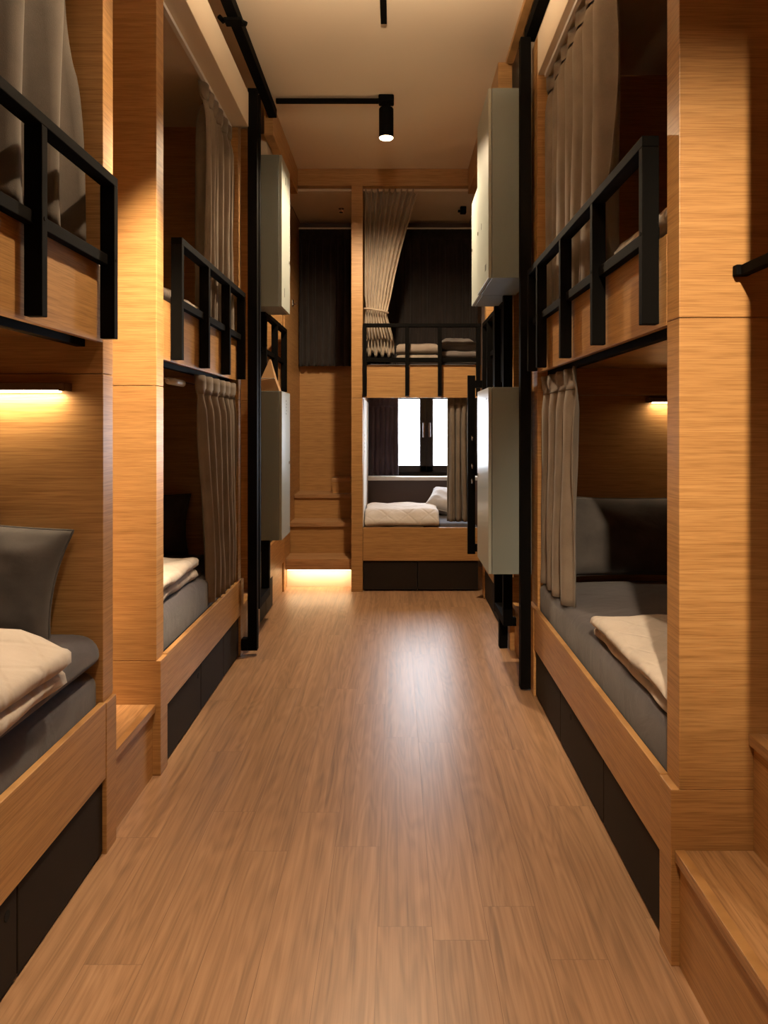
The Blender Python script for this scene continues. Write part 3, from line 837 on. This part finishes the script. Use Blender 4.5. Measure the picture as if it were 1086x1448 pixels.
# far bunk, upper
mattress('sheet', -.26, .70, 6.25, 7.06, 1.752, 1.925, 'charcoal mattress on the upper far bed', dome=.006)
folded(.01, .372, 6.30, 6.85, 1.93, 0.0425, 4, 'taupe_blanket', 'taupe folded duvet on the upper far bed beside the tied curtain', 'y0', seed=31)
folded(.39, .70, 6.30, 6.85, 1.93, 0.0275, 4, 'grey_duvet', 'grey folded duvet on the upper far bed at the right', 'y0', seed=33)
pillow((.545, 6.56, 2.11), .33, .42, .13, Matrix.Rotation(math.radians(4), 3, 'X'), 'taupe_blanket' if False else 'grey_duvet', 'grey pillow lying on the folded duvet of the upper far bed', seed=34)

# ------------------------------------------------------------------ curtains
curtain('y', -1.03, .7, 2.355, 1.985, 3.188, 7, .045, 'grey_curtain', 'grey closed curtain of the upper left foreground bunk', seed=1)
curtain('y', -1.00, 3.80, 4.44, 1.935, 3.186, 6, .038, 'curtain', 'taupe curtain drawn back in the upper second left bunk', seed=2)
curtain('y', -.972, 3.62, 4.44, .480, 1.652, 6, .036, 'curtain', 'taupe curtain hanging over the lower second left bed', seed=3, bottom=(3.80, 4.44))
curtain('y', .765, 3.10, 3.77, .60, 1.652, 4, .032, 'curtain', 'taupe curtain hanging beside the dark pillow of the right bunk', seed=4, bottom=(3.22, 3.78))
curtain('y', .795, 2.72, 3.77, 1.945, 3.186, 7, .036, 'curtain', 'tall taupe curtain of the upper right foreground bunk', seed=5)
curtain('x', 7.16, -.935, -.382, 1.98, 3.31, 8, .018, 'dark_curtain', 'dark curtain at the back of the far left stair niche', seed=6)
curtain('x', 7.16, -.265, .80, 1.93, 3.31, 13, .018, 'dark_curtain', 'dark curtain behind the upper far bed', seed=7)
curtain('x', 7.215, -.262, .03, .915, 1.68, 6, .014, 'plum_curtain', 'dark plum curtain at the left of the window', seed=8)
curtain('x', 6.30, .445, .655, .58, 1.672, 4, .026, 'curtain', 'grey curtain drawn to the right of the far lower bed', seed=9)
# rails for the dark window curtains
for xa, xb, lb in ((-.94, -.38, 'thin pale curtain rod at the back of the left niche'), (-.27, .80, 'thin pale curtain rod behind the upper far bed')):
    rb = bmesh.new(); add_cyl(rb, (xa, 7.16, 3.322), (xb, 7.16, 3.322), .008, seg=12)
    tag(obj('curtain_rod', rb, 'plastic'), lb, 'curtain rod')

# curtain tied to the post of the upper far bunk
def tied(x0, x1, zt, ztie, zb, y):
    n = 9; nu = n * 16; nv = 60; x_in = x0 + .002
    rnd = random.Random(5); am = [.7 + .5 * rnd.random() for _ in range(n + 2)]
    def f(u, v):
        z = zb + (zt - zb) * v
        if z >= ztie:
            k = (z - ztie) / (zt - ztie)
            w = (0.205 + (x1 - x0 - .205) * (k ** 1.25))
            sag = 0.0
        else:
            k = (ztie - z) / (ztie - zb)
            w = 0.195 + .055 * smoothstep(0, .8, k)
        near = math.exp(-((z - ztie) / .07) ** 2)
        w -= .022 * near
        xs = x_in + (0.012 * near)
        th = 2 * PI * n * u
        i = min(int(u * n), n - 1); a = am[i] * (1 - (u * n - i)) + am[i + 1] * (u * n - i)
        amp = .034 * (1 - .65 * near) * a
        off = amp * math.copysign(abs(math.sin(th)) ** .8, math.sin(th)) + .05 * math.sin(PI * u) * (1 - near) * .3 + .02 * near * math.sin(PI * u)
        # the tie sits a little higher on the post side
        zz = z + .035 * (0.5 - u) * math.exp(-((z - ztie) / .25) ** 2)
        if v < .02: zz += .02 * math.sin(th * .5)
        return Vector((xs + w * u + .004 * math.cos(th), y - off * 1.0, zz))
    bm, _ = grid_bm(nu, nv, f)
    t = thing('curtain', 'beige curtain tied back to the post of the upper far bunk', 'curtain', ((x0 + x1) / 2, y, zb))
    obj('curtain_panel', bm, 'beige_curtain', t, smooth=True, solid=.004)
    pts = []
    for i in range(40):
        a = 2 * PI * i / 40
        cx = x0 + .104; pts.append(Vector((cx + .100 * math.cos(a), y - .012 + .046 * math.sin(a), ztie + .035 * (0.5 - (.5 + .5 * math.cos(a))) - .012)))
    obj('tie_band', tube(pts, .009, closed=True), 'beige_curtain', t, smooth=True)
    return t
tied(-.268, .19, 3.425, 2.40, 2.01, 6.33)

# ------------------------------------------------------------------ small things
# kraft paper bag on the lower left locker
bm = bmesh.new()
P = [(-.905, 4.89, 1.632), (-.772, 4.89, 1.632), (-.772, 5.00, 1.632), (-.905, 5.00, 1.632)]
q = [bm.verts.new(p) for p in P]
mid = [bm.verts.new(p) for p in ((-.900, 4.893, 1.70), (-.803, 4.893, 1.715), (-.803, 4.995, 1.715), (-.900, 4.995, 1.70))]
top = [bm.verts.new(p) for p in ((-.843, 4.93, 1.845), (-.836, 4.93, 1.845), (-.836, 4.955, 1.845), (-.843, 4.955, 1.845))]
bm.faces.new(q[::-1])
for a, b in ((q, mid), (mid, top)):
    for i in range(4):
        j = (i + 1) % 4; bm.faces.new((a[i], a[j], b[j], b[i]))
bm.faces.new(top)
t = thing('paper_bag', 'folded brown paper bag standing on the lower left locker', 'bag', (-.84, 4.945, 1.632))
obj('bag_body', bm, 'kraft', t)
fl = bmesh.new(); add_box(fl, -.902, -.802, 4.888, 4.892, 1.712, 1.718, .0005); obj('fold_crease', fl, 'plastic', t)

# thin rod and white wand in the second left bunk
t = thing('curtain_wand', 'small white wand on a thin rod below the left bunk fascia', 'curtain wand', (-1.03, 3.4, 1.60))
rb = bmesh.new(); add_cyl(rb, (-1.03, 3.04, 1.612), (-1.03, 4.45, 1.612), .0035, seg=10); obj('rod', rb, 'chrome', t, smooth=True)
rb = bmesh.new(); add_cyl(rb, (-1.03, 3.34, 1.604), (-1.03, 3.56, 1.604), .016, seg=18); obj('wand', rb, 'plastic', t, smooth=True)

# hook on the niche wall, sprinkler, sensor
t = thing('wall_hook', 'tiny chrome hook on the oak wall of the far left niche', 'hook', (-.935, 6.75, 2.52))
obj('hook_plate', box(-.9455, -.938, 6.73, 6.79, 2.50, 2.56, .003), 'chrome', t)
obj('hook_pin', tube([Vector((-.939, 6.76, 2.52)), Vector((-.915, 6.76, 2.515)), Vector((-.905, 6.76, 2.535))], .006), 'chrome', t, smooth=True)
t = thing('sprinkler', 'tiny chrome sprinkler head on the ceiling of the far left niche', 'sprinkler', (-.50, 6.80, 3.37))
b = bmesh.new(); add_lathe(b, (-.50, 6.80, 3.37), [(.018, 0), (.020, .004), (.008, .008), (.008, .03), (.026, .034), (.026, .0395)], 20); obj('sprinkler_head', b, 'chrome', t, smooth=False)
t = thing('ceiling_sensor', 'small black sensor on the ceiling above the upper far bed', 'sensor', (.62, 6.75, 3.33))
obj('sensor_body', box(.595, .65, 6.72, 6.78, 3.345, 3.409, .008, 3), 'steel', t)
obj('sensor_arm', box(.575, .5945, 6.735, 6.765, 3.36, 3.38, .003), 'steel', t)
t = thing('label_plate', 'small dark vertical label on the side of the far bed, coloured white for window light', 'label', (-.266, 6.40, 1.15))
obj('plate', box(-.2678, -.2655, 6.37, 6.43, 1.15, 1.34, .001), 'plastic', t)
for k in range(5): obj('small_marking', box(-.2656, -.2648, 6.385, 6.415, 1.31 - .035 * k, 1.325 - .035 * k), 'mark', t)

# ------------------------------------------------------------------ daylight and view
w = bpy.data.worlds.new('World'); bpy.context.scene.world = w; w.use_nodes = True
bg = w.node_tree.nodes['Background']; bg.inputs[0].default_value = (0.84, 0.91, 1.0, 1); bg.inputs[1].default_value = 30.0
pd = bpy.data.lights.new('window_portal', 'AREA'); pd.shape = 'RECTANGLE'; pd.size = wx1 - wx0; pd.size_y = wz1 - wz0; pd.energy = 1
pd.cycles.is_portal = True
po = bpy.data.objects.new('window_portal', pd); C.objects.link(po)
po.location = ((wx0 + wx1) / 2, YB + .15, (wz0 + wz1) / 2); po.rotation_euler = (-PI / 2, 0, 0)

sc = bpy.context.scene
sc.view_settings.view_transform = 'Standard'
sc.view_settings.look = 'None'
sc.view_settings.gamma = 1
sc.view_settings.exposure = 0.0
sc.view_settings.use_curve_mapping = False
sc.cycles.max_bounces = 10
sc.cycles.diffuse_bounces = 6
sc.cycles.sample_clamp_indirect = 6.0
